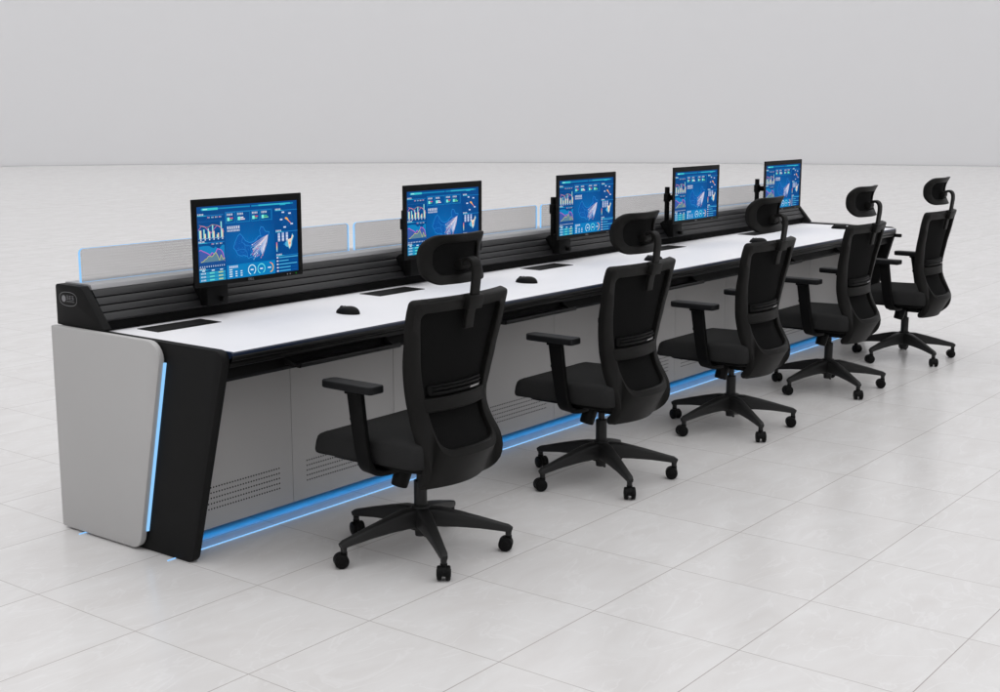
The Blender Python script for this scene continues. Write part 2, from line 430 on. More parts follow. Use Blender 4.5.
# four glass screens along the top rail, each with a lit edge
for k in range(4):
    x0 = .556+1.4655*k; x1 = x0+1.430; y = .985; z0, z1 = .9447, 1.071
    lo = rrect_loop(x0, x1, z0, z1, [.001,.018,.018,.001]); li = rrect_loop(x0+.0035, x1-.0035, z0+.0003, z1-.0008, [.001,.015,.015,.001])
    fm = lambda u, v, h, y=y: (u, y+h, v)
    bm = bmesh.new(); bb = bmesh.new()
    v0 = [bb.verts.new((p[0], y, p[1])) for p in li]; bb.faces.new(v0); add(bm, bb)
    bm2 = bmesh.new(); prism(bm2, li, 1, y-.003, y+.003); bm.free()
    gp = dpart('glass_screen', bm2, M['glass'], smooth=False)
    bm = bmesh.new(); ring_surface(bm, lo, li, fm, [(0,-.004),(1,-.004),(1,.004),(0,.004)])
    dpart('led_edge', bm, M['ledside'], gp, smooth=False)

# ------------------------------------------------------------------ monitors
def sc(c, k=1.): return tuple(v*k for v in lin(c))
class Screen:
    """flat picture made of coloured faces, each later face a hair in front"""
    def __init__(s, w, h): s.w, s.h, s.v, s.f, s.c, s.n = w, h, [], [], [], 0
    def poly(s, pts, col, up=1):
        s.n += up; y = -.00001*s.n; i = len(s.v)
        s.v += [((u-.5)*s.w, y, (v-.5)*s.h) for u, v in pts]
        s.f.append(tuple(range(i, i+len(pts))))
        s.c.append([sc(c) for c in col] if isinstance(col[0], (tuple, list)) else [sc(col)]*len(pts))
    def rect(s, u0, u1, v0, v1, col, up=1): s.poly([(u0,v0),(u1,v0),(u1,v1),(u0,v1)], col, up)
    def line(s, pts, w, col, closed=False):
        s.n += 1; ar = s.h/s.w
        pp = list(pts)+([pts[0]] if closed else [])
        for a, b in zip(pp, pp[1:]):
            dx, dy = (b[0]-a[0]), (b[1]-a[1])*ar; l = math.hypot(dx, dy) or 1
            nx, ny = -dy/l*w/2, dx/l*w/2/ar
            s.poly([(a[0]-nx,a[1]-ny),(b[0]-nx,b[1]-ny),(b[0]+nx,b[1]+ny),(a[0]+nx,a[1]+ny)], col, 0)
    def arc(s, cu, cv, r0, r1, a0, a1, col, n=18):
        s.n += 1; ar = s.w/s.h
        for k in range(n):
            t0, t1 = math.radians(a0+(a1-a0)*k/n), math.radians(a0+(a1-a0)*(k+1)/n)
            s.poly([(cu+r0*math.cos(t0),cv+r0*ar*math.sin(t0)),(cu+r1*math.cos(t0),cv+r1*ar*math.sin(t0)),(cu+r1*math.cos(t1),cv+r1*ar*math.sin(t1)),(cu+r0*math.cos(t1),cv+r0*ar*math.sin(t1))], col, 0)
    def glyphs(s, u, v, n, w, h, col=(235,240,248)):
        s.n += 1                       # a run of tiny square-built characters
        for k in range(n):
            a = u+k*w*1.12
            s.rect(a, a+w*.85, v+h*.40, v+h*.56, col, 0); s.rect(a, a+w*.85, v+h*.84, v+h, col, 0); s.rect(a+w*.3, a+w*.55, v, v+h, col, 1)
            s.rect(a, a+w*.85, v, v+h*.14, col, 0)
    def mesh(s):
        me = bpy.data.meshes.new('screen'); me.from_pydata(s.v, [], s.f)
        ca = me.color_attributes.new('Col', 'FLOAT_COLOR', 'CORNER')
        i = 0
        for cols in s.c:
            for c in cols: ca.data[i].color = (*c, 1); i += 1
        me.materials.append(M['screen']); return me

def dashboard(w, h):
    s = Screen(w, h); r = random.Random(3)
    dk, md = (3,62,130), (8,104,182)
    # background with a lit middle
    n = 24
    def bgc(u, v):
        t = max(0, 1-math.hypot((u-.48)/.42, (v-.42)/.5)); return tuple(a+(b-a)*t for a, b in zip((2,72,138), (6,106,178)))
    for i in range(n):
        for j in range(n):
            q = [(i/n,j/n),((i+1)/n,j/n),((i+1)/n,(j+1)/n),(i/n,(j+1)/n)]
            s.poly(q, [bgc(*p) for p in q], 0)
    s.rect(.0,.26,.0,.93, (2,72,136)); s.rect(.755,1,.0,.93,(2,72,138))
    cy, lc = (40,170,205), (24,122,190)
    # header strip
    s.rect(.04,.96,.955,.972,(20,140,190)); s.rect(.05,.20,.947,.978,(60,195,205)); s.rect(.06,.10,.957,.967,(190,240,240)); s.rect(.60,.93,.955,.975,(50,180,205)); s.rect(.82,.88,.945,.955,(40,170,200)); s.rect(.515,.528,.945,.98,(2,60,130))
    def header(u0, u1, v):
        s.rect(u0, u1, v-.012, v-.002, lc); s.poly([(u0,v-.012),(u0+.09,v-.012),(u0+.07,v+.0),(u0,v+.0)], cy); s.glyphs(u0+.003, v, 4, .013, .020)
    def legend(u0, v, k, w=.02):
        for i in range(k): s.rect(u0+i*w*1.5, u0+i*w*1.5+.006, v, v+.016, [(235,140,160),(120,220,225),(230,210,150)][i%3]); s.glyphs(u0+i*w*1.5+.008, v, 2, .007, .016, (200,210,235))
    # left column: bars
    header(.005,.25,.885); legend(.10,.845,4,.024)
    for v in (.80,.745,.69,.635,.58): s.rect(.01,.25,v,v+.004,(30,105,175))
    s.rect(.01,.25,.574,.579,(150,190,225))
    hb = [(.70,.72),(.71,.67),(.72,.70),(.76,.70),(.63,.67),(.80,.72)]
    for k, (a, b) in enumerate(hb):
        u = .016+k*.041; s.rect(u,u+.011,.58,a-.01,(150,225,222)); s.rect(u+.011,u+.022,.58,b-.03,(242,208,172)); s.rect(u+.009,u+.020,.553,.570,(215,225,240))
    s.line([(.01+.03*k, .69+.05*math.sin(k*1.3)+.01*k*(k<4)) for k in range(9)], .004, (214,120,185))
    s.line([(.02+.04*k, .74+.02*math.cos(k*1.9)) for k in range(6)], .003, (200,150,90))
    # left column: area chart
    header(.005,.25,.525); legend(.13,.490,3,.026)
    xs = [.01+.24*k/14 for k in range(15)]
    c1 = [.475,.478,.480,.482,.480,.478,.470,.452,.440,.462,.440,.425,.455,.478,.470]
    c2 = [.42,.43,.41,.40,.385,.37,.345,.385,.36,.375,.43,.42,.41,.37,.25]
    c3 = [.23,.27,.275,.30,.31,.34,.335,.33,.355,.385,.34,.27,.345,.28,.295]
    base = .215
    def area(c, col, bt=base):
        for a in range(14): s.poly([(xs[a],bt),(xs[a+1],bt),(xs[a+1],c[a+1]),(xs[a],c[a])], col, 0)
        s.n += 1
    area(c1, (14,128,188)); area(c2, (62,92,168)); s.line(list(zip(xs,c2)), .005, (205,95,190)); area(c3, (92,130,150)); s.line(list(zip(xs,c3)), .004, (205,205,90))
    s.rect(.01,.25,.215,.262,(20,74,140))
    for k in range(12): s.rect(.012+k*.0205,.020+k*.0205,.194,.212,(190,208,230))
    # left column: table
    header(.005,.25,.160+.004)
    for k, u in enumerate((.03,.12,.20)): s.rect(u,u+.028,.140,.155,(205,225,240))
    for k in range(3):
        v = .092-k*.046*.98; s.rect(.006,.252,v,v+.039,(34,150,192)); s.rect(.012,.07,v+.004,v+.034,(26,134,184)); s.glyphs(.018,v+.012,4,.011,.018); s.rect(.10,.145,v+.013,v+.027,(110,220,200)); s.rect(.185,.228,v+.014,v+.028,(200,205,130))
    # four boxes on top of the middle
    bx = [(.275,.362),(.378,.508),(.522,.602),(.616,.725)]
    s.line([(.268,.745),(.268,.905),(.735,.905),(.735,.765),(.725,.745)], .004, lc)
    for k, (a, b) in enumerate(bx):
        s.line([(a,.76),(b,.76),(b,.895),(a,.895)], .0035, (28,140,200), True); s.glyphs(a+.008,.858,4,.013,.024)
        s.rect(a+.010,a+.034,.785,.832,(130,240,225))
        s.rect(a+.036,a+.066,.812,.828,[(225,90,130),(230,230,240),(210,80,110),(60,190,150)][k]); s.rect(a+.036,a+.060+.02*(k%2),.790,.804,[(70,200,140),(240,225,235),(90,205,150),(120,215,150)][k])
    s.glyphs(.280,.675,6,.019,.036); s.glyphs(.280,.640,9,.0125,.022)
    # country map with a burst of flight lines
    mp = [(.335,.42),(.355,.50),(.38,.57),(.405,.60),(.43,.56),(.455,.50),(.49,.47),(.53,.47),(.565,.50),(.585,.54),(.61,.55),(.60,.62),(.615,.67),(.64,.66),(.66,.60),(.70,.59),(.69,.545),(.66,.51),(.635,.485),(.615,.47),(.60,.44),(.62,.42),(.635,.38),(.625,.33),(.60,.285),(.565,.255),(.53,.25),(.505,.265),(.48,.25),(.47,.28),(.44,.30),(.41,.295),(.375,.32),(.36,.37)]
    s.poly(mp, (10,88,166)); s.line(mp, .0040, (44,146,218), True)
    for pth in ([(.36,.37),(.41,.39),(.45,.38),(.47,.33),(.47,.28)],[(.43,.56),(.42,.49),(.45,.44),(.45,.38)],[(.45,.44),(.50,.42),(.55,.44),(.565,.50)],[(.50,.42),(.51,.34),(.505,.265)],[(.55,.44),(.57,.38),(.56,.31),(.565,.255)],[(.57,.38),(.62,.40)],[(.51,.34),(.56,.35),(.60,.34)],[(.60,.55),(.63,.53),(.66,.51)],[(.60,.44),(.56,.42)]):
        s.line(pth, .0032, (40,134,210))
    for k in range(60):
        a = (.36+.28*r.random(), .27+.26*r.random()); b_ = (a[0]+.03*(r.random()-.5), a[1]+.05*(r.random()-.5))
        s.line([a, ((a[0]+b_[0])/2+.012*(r.random()-.5), (a[1]+b_[1])/2+.02*(r.random()-.5)), b_], .0022, (34,122,200))
    for k in range(34):
        e = (.50+.145*r.random(), .225+.21*r.random()); m_ = ((e[0]+.682)/2+.015, (e[1]+.545)/2+.02)
        s.line([(.682,.55), m_, e], .0018, [(190,205,235),(225,190,205),(150,195,230),(235,225,225)][k%4])
        s.rect(e[0]-.004,e[0]+.004,e[1]-.006,e[1]+.006,[(225,120,150),(90,190,225),(240,240,245)][k%3])
    s.poly([(.682,.56),(.60,.36),(.615,.29),(.64,.33),(.655,.42)], (175,190,225)); s.poly([(.684,.555),(.625,.36),(.635,.33),(.65,.42)], (225,222,232))
    # bottom band with three dials
    s.rect(.262,.748,.0,.190,(6,124,188)); s.glyphs(.285,.145,5,.016,.030)
    for u in (.285,.345,.395):
        for v in (.115,.085,.055,.025): s.rect(u,u+(.030 if u < .3 else .018),v,v+.015,(205,228,240)) if not(u > .3 and v > .1) else None
    for cu, col in ((.510,(205,240,245)),(.605,(110,230,230))):
        s.arc(cu,.092,.033,.040,-60,250,col); s.arc(cu,.092,.033,.040,250,300,(20,150,200)); s.rect(cu-.014,cu+.014,.084,.100,(235,245,250))
    s.arc(.690,.094,.033,.041,-80,80,(240,180,70)); s.arc(.690,.094,.033,.041,50,85,(240,120,90)); s.rect(.672,.705,.086,.102,(225,235,245))
    # right column
    header(.762,.995,.880)
    for rr in (.062,.046,.030,.014): s.arc(.880,.745,rr-.0012,rr,0,360,(40,110,180),24)
    for k in range(5):
        t = math.radians(90+72*k-20); s.line([(.88,.745),(.88+.062*math.cos(t),.745+.105*math.sin(t))], .0015, (40,110,180))
    s.poly([(.862,.755),(.872,.775),(.890,.765),(.905,.72),(.925,.680),(.885,.735)], (244,176,88)); s.line([(.905,.72),(.93,.675)], .006, (225,120,140))
    for u, v in ((.845,.845),(.915,.825),(.825,.745),(.935,.675),(.860,.635)): s.rect(u-.013,u+.013,v-.010,v+.010,(200,215,240))
    header(.762,.995,.580)
    for k in range(3):
        u = .785+.042*k; s.rect(u,u+.022,.44,.560,(170,188,225)); s.rect(u,u+.022,.50,.512,(222,228,240)); s.rect(u,u+.022,.46,.470,(222,228,240))
    s.poly([(.845,.40),(.88,.44),(.885,.46),(.93,.46),(.935,.54),(.955,.50),(.935,.43),(.93,.37),(.905,.315),(.89,.35),(.87,.36)], (90,180,215)); s.poly([(.885,.455),(.925,.47),(.935,.52),(.945,.50),(.925,.43),(.920,.37),(.905,.33),(.895,.37)], (240,215,190)); s.rect(.900,.918,.39,.42,(240,160,140)); s.poly([(.84,.395),(.865,.43),(.86,.37)], (30,120,190))
    for k in range(5): s.rect(.766,.776,.30+.026*k,.326+.026*k,[(120,200,230),(190,220,190),(240,205,150),(240,170,140),(225,120,150)][k])
    header(.762,.995,.245)
    for k in range(5):
        v = .205-k*.047; ww = [.20,.10,.19,.12,.12][k]; s.rect(.765,.783,v,v+.018,(225,228,245)); s.rect(.79,.985,v+.003,v+.012,(10,86,160)); s.rect(.79,.79+ww,v,v+.015,(70,170,215))
    return s

MW, MH = .565, .335
mon_labels = ['black monitor nearest the oval badge and grey side panel, its blue screen fully visible',
              'black monitor with its lower right screen hidden by the nearest chair headrest',
              'middle one of the five black monitors, just left of the second chair headrest',
              'black monitor standing between the headrests of the second and third chairs',
              'black monitor at the far end of the desk, beside the far sloping cheek panel']
def make_monitor():
    t = thing('monitor', mon_labels[0], 'monitor', (1.150,.83,.785), 'monitors along the control desk')
    # local origin: foot of the arm bracket, z .785
    zc = 1.0785-.785; yf = .715-.83
    bm = bmesh.new(); box(bm, -MW/2, MW/2, yf+.003, yf+.0085, zc-MH/2, zc+MH/2, .002, 2); box(bm, -MW/2+.03, MW/2-.03, yf+.0085, yf+.024, zc-MH/2+.03, zc+MH/2-.03, .004, 2)
    box(bm, -.20, .20, yf+.024, yf+.042, zc-.12, zc+.12, .006, 2)
    # bezel: a raised rim round the picture
    bx, bt, bb = .0235, .0290, .0185
    lo = rrect_loop(-MW/2, MW/2, zc-MH/2, zc+MH/2, .004); li = rrect_loop(-MW/2+bx, MW/2-bx, zc-MH/2+bb, zc+MH/2-bt, .001)
    ring_surface(bm, lo, li, lambda u, v, h: (u, yf+h, v), [(0,.006),(0,.0012),(.06,0),(.95,0),(1,.0012),(1,.006)])
    cas = obj('casing', bm, M['casing'], t)
    sw, sh = MW-2*bx, MH-bt-bb
    sm = dashboard(sw, sh).mesh()
    so = bpy.data.objects.new('screen', sm); COL.objects.link(so); so.parent = t
    so.location = (0, yf+.0026, zc+(bb-bt)/2)
    # maker's mark and buttons on the lower bezel
    cu = bpy.data.curves.new('mark_text', 'FONT'); cu.body = 'DELL'; cu.size = .013; cu.align_x = 'CENTER'; cu.extrude = .0002
    tmp = bpy.data.objects.new('mark_text', cu); COL.objects.link(tmp)
    bpy.context.view_layer.update()
    me = bpy.data.meshes.new_from_object(tmp.evaluated_get(bpy.context.evaluated_depsgraph_get()))
    bpy.data.objects.remove(tmp); bpy.data.curves.remove(cu)
    me.materials.clear(); me.materials.append(M['mark'])
    me.transform(Matrix.Translation((.0, yf-.0003, zc-MH/2+.0045)) @ Matrix.Rotation(PI/2, 4, 'X')); me.name = 'maker_mark'
    mk = bpy.data.objects.new('maker_mark', me); COL.objects.link(mk); mk.parent = cas
    bm = bmesh.new()
    for q in (.195,.210): cyl(bm, (q, yf+.001, zc-MH/2+.009), (q, yf-.0008, zc-MH/2+.009), .0028, n=12)
    obj('button', bm, M['mark'], cas)
    bm = bmesh.new(); cyl(bm, (.243, yf+.001, zc-MH/2+.009), (.243, yf-.0008, zc-MH/2+.009), .0030, n=12); obj('power_light', bm, M['greenled'], cas)
    # arm: bracket hooked on the slat rail, post, collar and link
    px = -.135
    bm = bmesh.new(); box(bm, px-.045, px+.062, -.062, -.016, .040, .145, .006, 2)
    sl = Matrix.Translation((px+.008,-.0,.085)) @ Matrix.Rotation(math.radians(-36.5), 4, 'X')
    box(bm, -.046, .052, -.022, .012, -.055, .050, .004, 2, mat=sl)
    br = obj('bracket', bm, M['dark'], t)
    bm = bmesh.new(); cyl(bm, (px+.025,-.06,.062), (px+.025,-.085,.062), .011, bev=.002, n=18); obj('knob', bm, M['wheel'], br)
    bm = bmesh.new(); cyl(bm, (px,.012,.085), (px,.012,1.122-.785), .0150, bev=.002)
    po = obj('post', bm, M['dark'], t)
    bm = bmesh.new(); cyl(bm, (px,.012,zc-.045), (px,.012,zc+.005), .021, bev=.003); obj('collar', bm, M['dark'], po)
    bm = bmesh.new(); sweep(bm, smooth_path([(px,.005,zc-.02),(px+.04,-.030,zc-.02),(px+.10,-.055,zc-.01),(0,-.066,zc)],5), (.016,.011), (0,0,1))
    box(bm, -.055, .055, yf+.042, yf+.050, zc-.055, zc+.055, .003, 2); obj('arm', bm, M['dark'], t)
    return t
mon = make_monitor()
mons = [mon]+[copy_tree(mon) for _ in range(4)]
for k, m_ in enumerate(mons): m_.location = (1.154+1.1935*k, .83, .785); m_['label'] = mon_labels[k]

# ------------------------------------------------------------------ mice
mouse_labels = ['black computer mouse nearest the grey side panel, left of the nearest chair headrest',
                'black computer mouse between the nearest and second chairs, in front of the middle cable flap',
                'black computer mouse partly hidden by the headrest stem of the second chair',
                'black computer mouse close to the headrest stem of the third chair',
                'black computer mouse at the far end of the desk, left of the fourth chair stem']
def make_mouse():
    t = thing('computer_mouse', mouse_labels[0], 'computer mouse', (0,0,.7771), 'computer mice on the white desktop')
    bm = bmesh.new(); n, k = 32, 10; rows = []
    def pt(a, e):
        s = 1+.06*math.cos(2*a); r = math.cos(e)**.75
        return (.0335*s*math.cos(a)*r, .059*math.sin(a)*r, .029*math.sin(e)*(1-.16*math.sin(a)*r))
    for j in range(k): rows.append([bm.verts.new(pt(2*PI*i/n, PI/2*j/k)) for i in range(n)])
    tp = bm.verts.new((0,0,.029))
    for A, B in zip(rows, rows[1:]):
        for i in range(n): bm.faces.new((A[i],A[(i+1)%n],B[(i+1)%n],B[i]))
    for i in range(n): bm.faces.new((rows[-1][i],rows[-1][(i+1)%n],tp))
    bm.faces.new(rows[0][::-1])
    body = obj('body', bm, M['mouse'], t, ang=60)
    bm = bmesh.new(); cyl(bm, (-.004,.034,.0200), (.004,.034,.0200), .008, bev=.001, n=18); obj('scroll_wheel', bm, M['wheel'], t)
    bm = bmesh.new(); sweep(bm, [(0,.012,.0292),(0,.026,.0272),(0,.042,.0222),(0,.054,.0130)], (.0006,.0008), (1,0,0)); obj('button_seam', bm, M['groove'], t)
    return t
mo = make_mouse()
mice = [mo]+[copy_tree(mo) for _ in range(4)]
for k, m_ in enumerate(mice):
    m_.location = ((1.406, 2.611, 3.771, 5.016, 6.241)[k], .433, .7771); m_['label'] = mouse_labels[k]
    m_.rotation_euler = (0, 0, (.0,.06,-.05,.03,-.02)[k])

# ------------------------------------------------------------------ chairs
chair_labels = ['black mesh office chair nearest the grey side panel, largest and lowest in the view',
                'black mesh office chair second from the grey side panel, behind the nearest chair',
                'black mesh office chair in the middle of the row of five',
                'black mesh office chair fourth in the row, hiding part of the black far end panel',
                'black mesh office chair at the far end of the row, clear of the desk']
PROF = [(-.118,.306,.190),(-.135,.306,.193),(-.160,.313,.196),(-.188,.335,.200),(-.203,.365,.204),(-.203,.400,.2085),(-.190,.440,.208),(-.166,.480,.201),(-.147,.520,.197),(-.137,.560,.197),(-.133,.600,.204),(-.136,.640,.215),(-.140,.680,.224),(-.146,.720,.233),(-.152,.760,.238),(-.161,.800,.243),(-.169,.840,.249),(-.176,.880,.252),(-.185,.920,.253),(-.196,.956,.251)]
_cum = [0]
for a, b in zip(PROF, PROF[1:]): _cum.append(_cum[-1]+math.hypot(b[0]-a[0], b[1]-a[1]))
TL = _cum[-1]
def prof(t):
    t = max(0., min(TL, t))
    for i in range(len(_cum)-1):
        if t <= _cum[i+1]:
            f = (t-_cum[i])/(_cum[i+1]-_cum[i])
            p0, p1, p2, p3 = PROF[max(i-1,0)], PROF[i], PROF[i+1], PROF[min(i+2,len(PROF)-1)]
            return tuple(.5*(2*p1[c]+(p2[c]-p0[c])*f+(2*p0[c]-5*p1[c]+4*p2[c]-p3[c])*f*f+(3*p1[c]-p0[c]-3*p2[c]+p3[c])*f**3) for c in range(3))
    return PROF[-1]
def tz(z):                        # t of a height on the upright part
    lo_, hi = _cum[4], TL
    for _ in range(40):
        m_ = (lo_+hi)/2
        if prof(m_)[1] < z: lo_ = m_
        else: hi = m_
    return lo_
def bow(t):                       # how far the middle sits behind the edges
    return .060+(.038-.060)*min(1, max(0, (t-.1)/.5))
def backmap(u, t, h):             # u in [-1,1]; h grows to the front
    y, z, w = prof(t); y0, z0, _ = prof(t-.006); y1, z1, _ = prof(t+.006)
    ty, tzz = y1-y0, z1-z0; l = math.hypot(ty, tzz) or 1
    ny, nz = tzz/l, -ty/l         # forward normal
    off = h
    return (u*w, y+ny*off-bow(t)*(1-u*u), z+nz*off)

def make_chair():
    t = thing('office_chair', chair_labels[0], 'office chair', (1.095,-.2,0), 'office chairs along the control desk')
    # --- seat cushion
    bm = bmesh.new(); n = 12
    plan = rounded([(-.245,-.205),(.245,-.205),(.252,.303),(-.252,.303)], [.06,.06,.045,.045], 8)
    lay = []
    for s, z in ((.975,.378),(.992,.382),(1.0,.390),(.999,.415),(.988,.437),(.970,.449),(.945,.456),(.88,.461),(.6,.463),(.3,.4635)):
        ring = []
        for x, y in plan:
            yy = .035+(y-.035)*s; zz = z
            if yy > .13: zz -= .030*((yy-.13)/.173)**2*(1 if z > .40 else .35)       # waterfall front
            zz += .006*min(1, (abs(x*s)/.24)**3)*(1 if z > .44 else 0)
            ring.append(bm.verts.new((x*s, yy, zz)))
        lay.append(ring)
    for A, B in zip(lay, lay[1:]):
        for i in range(len(A)): bm.faces.new((A[i],A[(i+1)%len(A)],B[(i+1)%len(A)],B[i]))
    bm.faces.new(lay[0][::-1]); bm.faces.new(lay[-1])
    seat = obj('seat', bm, M['seatfab'], t, ang=50)
    bm = bmesh.new(); prism(bm, rounded([(-.225,-.195),(.225,-.195),(.228,.245),(-.228,.245)], .06, 6), 2, .362, .3775, .004); obj('seat_shell', bm, M['dark'], seat)
    # --- mechanism and column
    bm = bmesh.new(); box(bm, -.085,.085,-.115,.085,.312,.3615,.010,3); box(bm, -.045,.045,-.20,-.09,.305,.345,.010,3); box(bm,-.19,.19,-.035,.015,.346,.3618,.004,2); obj('tilt_mechanism', bm, M['dark'], t)
    bm = bmesh.new(); cyl(bm, (0,0,.15), (0,0,.265), .0240, bev=.002); cyl(bm, (0,0,.26), (0,0,.315), .0145); obj('gas_column', bm, M['base'], t)
    bm = bmesh.new()
    kn = Matrix.Translation((-.100,-.002,.306)) @ Matrix.Rotation(math.radians(16), 4, 'Y') @ Matrix.Rotation(math.radians(8), 4, 'X')
    b = bmesh.new(); cyl(b, (0,0,-.042), (0,0,.036), .030, .033, n=20, bev=.006); bmesh.ops.transform(b, matrix=kn, verts=b.verts); add(bm, b)
    obj('tension_knob', bm, M['wheel'], t)
    bm = bmesh.new(); cyl(bm, (.08,.03,.335), (.245,.035,.330), .006, n=10); box(bm, .20,.262,.022,.050,.325,.336,.004,2); obj('height_lever', bm, M['dark'], t)
    # --- back frame
    sec = [(0,-.002),(.03,-.010),(.12,-.0135),(.85,-.0105),(.97,-.007),(1,.0),(1,.018),(.9,.022),(.15,.022),(.03,.019),(0,.011)]
    lo = rrect_loop(-1, 1, 0, TL, [.10,.045,.045,.10], 30, 8)
    # the rounding is in mixed units: scale corner offsets in u
    def fixu(loop, r_low, r_top, u_half):
        return loop
    def loop_(uh0, uh1, t0, t1, rt, rb, ns=30, nc=8):
        """u half width uh (bottom), uh1 (top); corner radii in metres"""
        pts = []
        def W(t): return prof(t)[2]
        for cu, ct, a0, r in ((1,t0,-90,rb),(1,t1,0,rt),(-1,t1,90,rt),(-1,t0,180,rb)):
            uh = uh0 if ct == t0 else uh1; arc = []
            for k in range(nc+1):
                th = math.radians(a0+90*k/nc); w = W(ct)
                u = cu*(uh-r/w)+r/w*math.cos(th); tt = (ct+r if ct == t0 else ct-r)+r*math.sin(th)
                arc.append((u, tt))
            pts.append(arc)
        out = []
        for i in range(4):
            out += pts[i]; a, b = pts[i][-1], pts[(i+1)%4][0]
            out += [(a[0]+(b[0]-a[0])*k/ns, a[1]+(b[1]-a[1])*k/ns) for k in range(1, ns)]
        return out
    lo = loop_(1, 1, 0, TL, .018, .055)
    li = loop_(.70, .845, tz(.436), TL-.044, .022, .050)
    bm = bmesh.new(); ring_surface(bm, lo, li, backmap, sec); bf = obj('back_frame', bm, M['frame'], t, ang=40)
    # lumbar bar across the opening
    t0, t1 = tz(.560), tz(.612)
    bar = loop_(.86, .86, t0, t1, .010, .010, 20, 4)
    bm = bmesh.new(); plate_surface(bm, bar, backmap, -.016, .014, 5, .2); obj('lumbar_bar', bm, M['frame'], bf, ang=50)
    # height adjuster of the lumbar support with a pale sliver painted in as its glint
    bm = bmesh.new(); plate_surface(bm, loop_(.66,.66,tz(.614),tz(.655),.008,.008,16,4), backmap, -.004, .014, 4, .15); ad = obj('lumbar_adjuster', bm, M['dark'], bf, ang=50)
    for zz in (.629,.643):
        bm = bmesh.new(); plate_surface(bm, loop_(.60,.60,tz(zz)-.003,tz(zz)+.003,.002,.002,16,3), backmap, -.012, -.004, 3, .2); obj('adjuster_rib', bm, M['wheel'], ad, ang=50)
    bm = bmesh.new(); plate_surface(bm, [(p[0]*.15+.40, p[1]) for p in loop_(1,1,tz(.622),tz(.629),.002,.002,8,3)], backmap, -.0125, -.008, 3, .2); obj('glint_sliver', bm, M['glint'], ad, ang=50)  # small pale plate standing in for a highlight
    # stretched mesh, slightly proud towards the sitter
    bm = bmesh.new(); plate_surface(bm, loop_(.80,.90,tz(.420),TL-.032,.022,.045), backmap, .012, .021, 10, .03); obj('back_mesh', bm, M['meshfab'], t, ang=50)
    # --- headrest
    HW, HZ = .158, 1.083
    def hmap(u, v, h):            # u metres across, v metres up, h to the front
        y = -.214+1.55*u*u+.030*(1-(v/.082)**2)-.02*v/.082*0
        return (u, y+h, HZ+v+.03*u*u)
    ol = rrect_loop(-HW, HW, -.084, .084, .050, 14, 8); il = rrect_loop(-HW+.040, HW-.040, -.052, .052, .036, 14, 8)
    bm = bmesh.new(); ring_surface(bm, ol, il, hmap, [(0,.006),(0,-.002),(.06,-.007),(.85,-.009),(.97,-.006),(1,.0),(1,.012),(.05,.016)])
    hr = obj('headrest', bm, M['frame'], t, ang=45)
    bm = bmesh.new(); plate_surface(bm, rrect_loop(-HW+.004, HW-.004, -.080, .080, .055, 14, 8), hmap, .004, .030, 8, .16); obj('headrest_pad', bm, M['meshfab'], hr, ang=50)
    # stem: flat strap up the back, over and down to a hinge behind the pad
    yb = lambda z: backmap(0, tz(z), -.016)[1]
    pth = smooth_path([(0,yb(.845),.845),(0,yb(.90),.90),(0,yb(.945)-.004,.945),(0,-.258,1.00),(0,-.262,1.045),(0,-.256,1.071),(0,-.240,1.083),(0,-.222,1.080),(0,-.208,1.066),(0,-.200,1.048)], 6)
    bm = bmesh.new(); sweep(bm, pth, [(.0215,.0065)]*len(pth), (1,0,0), .5)
    cyl(bm, (-.024,-.200,1.060), (.024,-.200,1.060), .019, bev=.003)
    st = obj('headrest_stem', bm, M['frame'], t, ang=40)
    bm = bmesh.new(); b = bmesh.new(); box(b, -.038,.038,-.020,.016,-.024,.026,.004,2)
    bmesh.ops.transform(b, matrix=Matrix.Translation((0,yb(.945)+.002,.938)) @ Matrix.Rotation(.24,4,'X'), verts=b.verts); add(bm, b)
    obj('stem_clip', bm, M['frame'], st, ang=40)
    # --- arms
    for s in (-1, 1):
        bm = bmesh.new()
        pl = rounded([(-.037,-.052),(.037,-.052),(.034,.185),(-.034,.194)], [.014,.014,.022,.022], 5)
        prism(bm, [(s*.272+x, y) for x, y in pl], 2, .633, .661, .006, 3)
        ap = obj('armrest', bm, M['pad'], t, ang=40)
        bm = bmesh.new()
        pth = smooth_path([(s*.274,.052,.642),(s*.276,.045,.60),(s*.279,.028,.50),(s*.278,.010,.40),(s*.267,.002,.364),(s*.24,-.002,.351),(s*.20,-.006,.347),(s*.15,-.008,.347)], 6)
        nP = len(pth); sz = [(.0330-.004*min(1,i/20), .0115) for i in range(nP)]
        sweep(bm, pth, sz, (0,1,.12), .35); po = obj('arm_post', bm, M['dark'], ap, ang=40)
        bm = bmesh.new(); box(bm, s*.272-.022, s*.272+.020, .022, .086, .622, .6335, .003, 2); obj('pad_plate', bm, M['dark'], ap)
        bm = bmesh.new(); cyl(bm, (s*.2785,.058,.535), (s*.2785,.069,.535), .009, bev=.002, n=14); obj('height_button', bm, M['wheel'], ap)
    # --- five-star base
    bm = bmesh.new(); cyl(bm, (0,0,.085), (0,0,.172), .043, .033, bev=.004); cyl(bm, (0,0,.058), (0,0,.087), .021, .024); cyl(bm,(.012,-.012,.050),(.012,-.012,.060),.006,n=10); obj('base_hub', bm, M['base'], t)
    cast_yaw = [2.23, .55, 1.2, 2.7, .95]
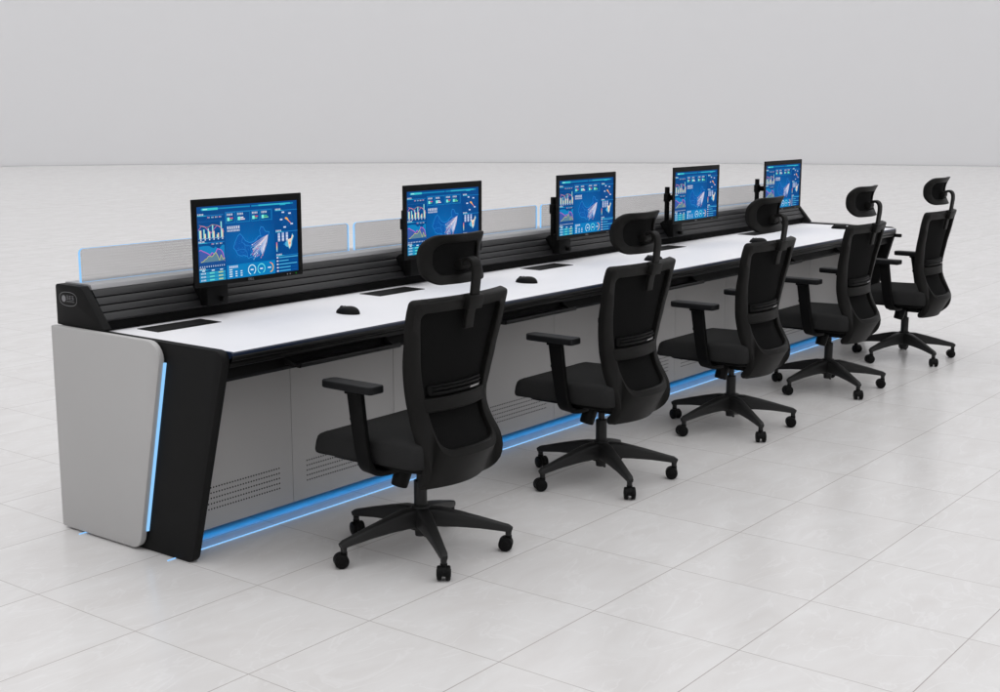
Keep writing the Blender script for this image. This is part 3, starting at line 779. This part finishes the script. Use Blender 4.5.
    for k in range(5):
        a = math.radians(235+72*k); c, s_ = math.cos(a), math.sin(a)
        def P(r, z): return (r*c, r*s_, z)
        rs = [(.022,.1300),(.07,.1285),(.14,.1190),(.22,.1050),(.285,.0910),(.316,.0845),(.331,.079)]
        sz = [(.026,.036),(.0245,.0345),(.0205,.0275),(.0170,.0200),(.0150,.0150),(.0140,.0130),(.011,.0085)]
        bm = bmesh.new(); sweep(bm, [P(*q) for q in rs], sz, (-s_,c,0), .45)
        cyl(bm, P(.318,.083), P(.318,.050), .0125, .0105, n=18, bev=.002)
        obj('base_leg', bm, M['base'], t, ang=40)
        # twin-wheel caster, its own yaw
        yw = cast_yaw[k]; ax = Vector((math.cos(yw), math.sin(yw), 0)); fw = Vector((-math.sin(yw), math.cos(yw), 0))
        cc = Vector(P(.318,.0262))+fw*.010
        bm = bmesh.new()
        cyl(bm, Vector(P(.318,.036)), Vector(P(.318,.058)), .0125, n=18, bev=.002)
        hood = bmesh.new()
        sec_ = [(.0262*math.cos(th), .0262*math.sin(th)) for th in [math.radians(-10+20*i) for i in range(11)]]
        inr = [(.018*math.cos(th), .018*math.sin(th)) for th in [math.radians(-10+20*i) for i in range(11)]][::-1]
        prism(hood, sec_+inr, 0, -.0085, .0085, .002)
        mt = Matrix(((ax.x,fw.x,0,cc.x),(ax.y,fw.y,0,cc.y),(0,0,1,cc.z),(0,0,0,1)))
        bmesh.ops.transform(hood, matrix=mt, verts=hood.verts); add(bm, hood)
        ca = obj('caster', bm, M['wheel'], t)
        for q in (-1, 1):
            bm = bmesh.new(); cyl(bm, cc+ax*q*.0065, cc+ax*q*.0235, .0260, bev=.005, n=26); cyl(bm, cc+ax*q*.022, cc+ax*q*.0250, .014, bev=.001, n=18); obj('wheel', bm, M['wheel'], ca)
    return t
ch = make_chair()
chairs = [ch]+[copy_tree(ch) for _ in range(4)]
for k, c in enumerate(chairs):
    c.location = (1.109+1.1935*k, -.2+.002*k, 0); c['label'] = chair_labels[k]

# ------------------------------------------------------------------ light
w = bpy.data.worlds.new('World'); S.world = w; w.use_nodes = True
w.node_tree.nodes['Background'].inputs['Color'].default_value = (1,1,1.01,1)
w.node_tree.nodes['Background'].inputs['Strength'].default_value = 1.36
def area(name, loc, rot, sx, sy, energy, col=(1,1,1)):
    l = bpy.data.lights.new(name, 'AREA'); l.shape = 'RECTANGLE'; l.size = sx; l.size_y = sy; l.energy = energy; l.color = col
    o = bpy.data.objects.new(name, l); COL.objects.link(o); o.location = loc; o.rotation_euler = rot; return o
# blue strips: what the visible light lines throw under the cabinets and on the black end panel
area('under_cabinet_strip', (3.5225,.538,.038), (0,0,0), 5.94, .014, 1.45, (.006,.36,1))
# ------------------------------------------------------------------ camera
F, YAW, PIT = 1311.995, 0.655, -0.177
F, YAW, PIT = 1311.9947, .654632, -.177388
fv = Vector((math.cos(YAW)*math.cos(PIT), math.sin(YAW)*math.cos(PIT), math.sin(PIT)))
rv = Vector((math.sin(YAW), -math.cos(YAW), 0)); uv = rv.cross(fv)
cd_ = bpy.data.cameras.new('Camera'); cam = bpy.data.objects.new('Camera', cd_); COL.objects.link(cam)
cd_.sensor_width = 36; cd_.lens = F/1000*36; cd_.clip_start = .05; cd_.clip_end = 300
mw = Matrix((rv, uv, -fv)).transposed().to_4x4(); mw.translation = Vector((-2.342956,-3.211547,1.574775)); cam.matrix_world = mw
S.camera = cam
S.view_settings.view_transform = 'Standard'; S.view_settings.look = 'None'; S.view_settings.exposure = 0; S.view_settings.gamma = 1
S.render.engine = 'CYCLES'
S.cycles.use_denoising = True
try: S.cycles.denoiser = 'OPENIMAGEDENOISE'
except Exception: pass
S.cycles.max_bounces = 8; S.cycles.transparent_max_bounces = 12; S.cycles.sample_clamp_indirect = 4
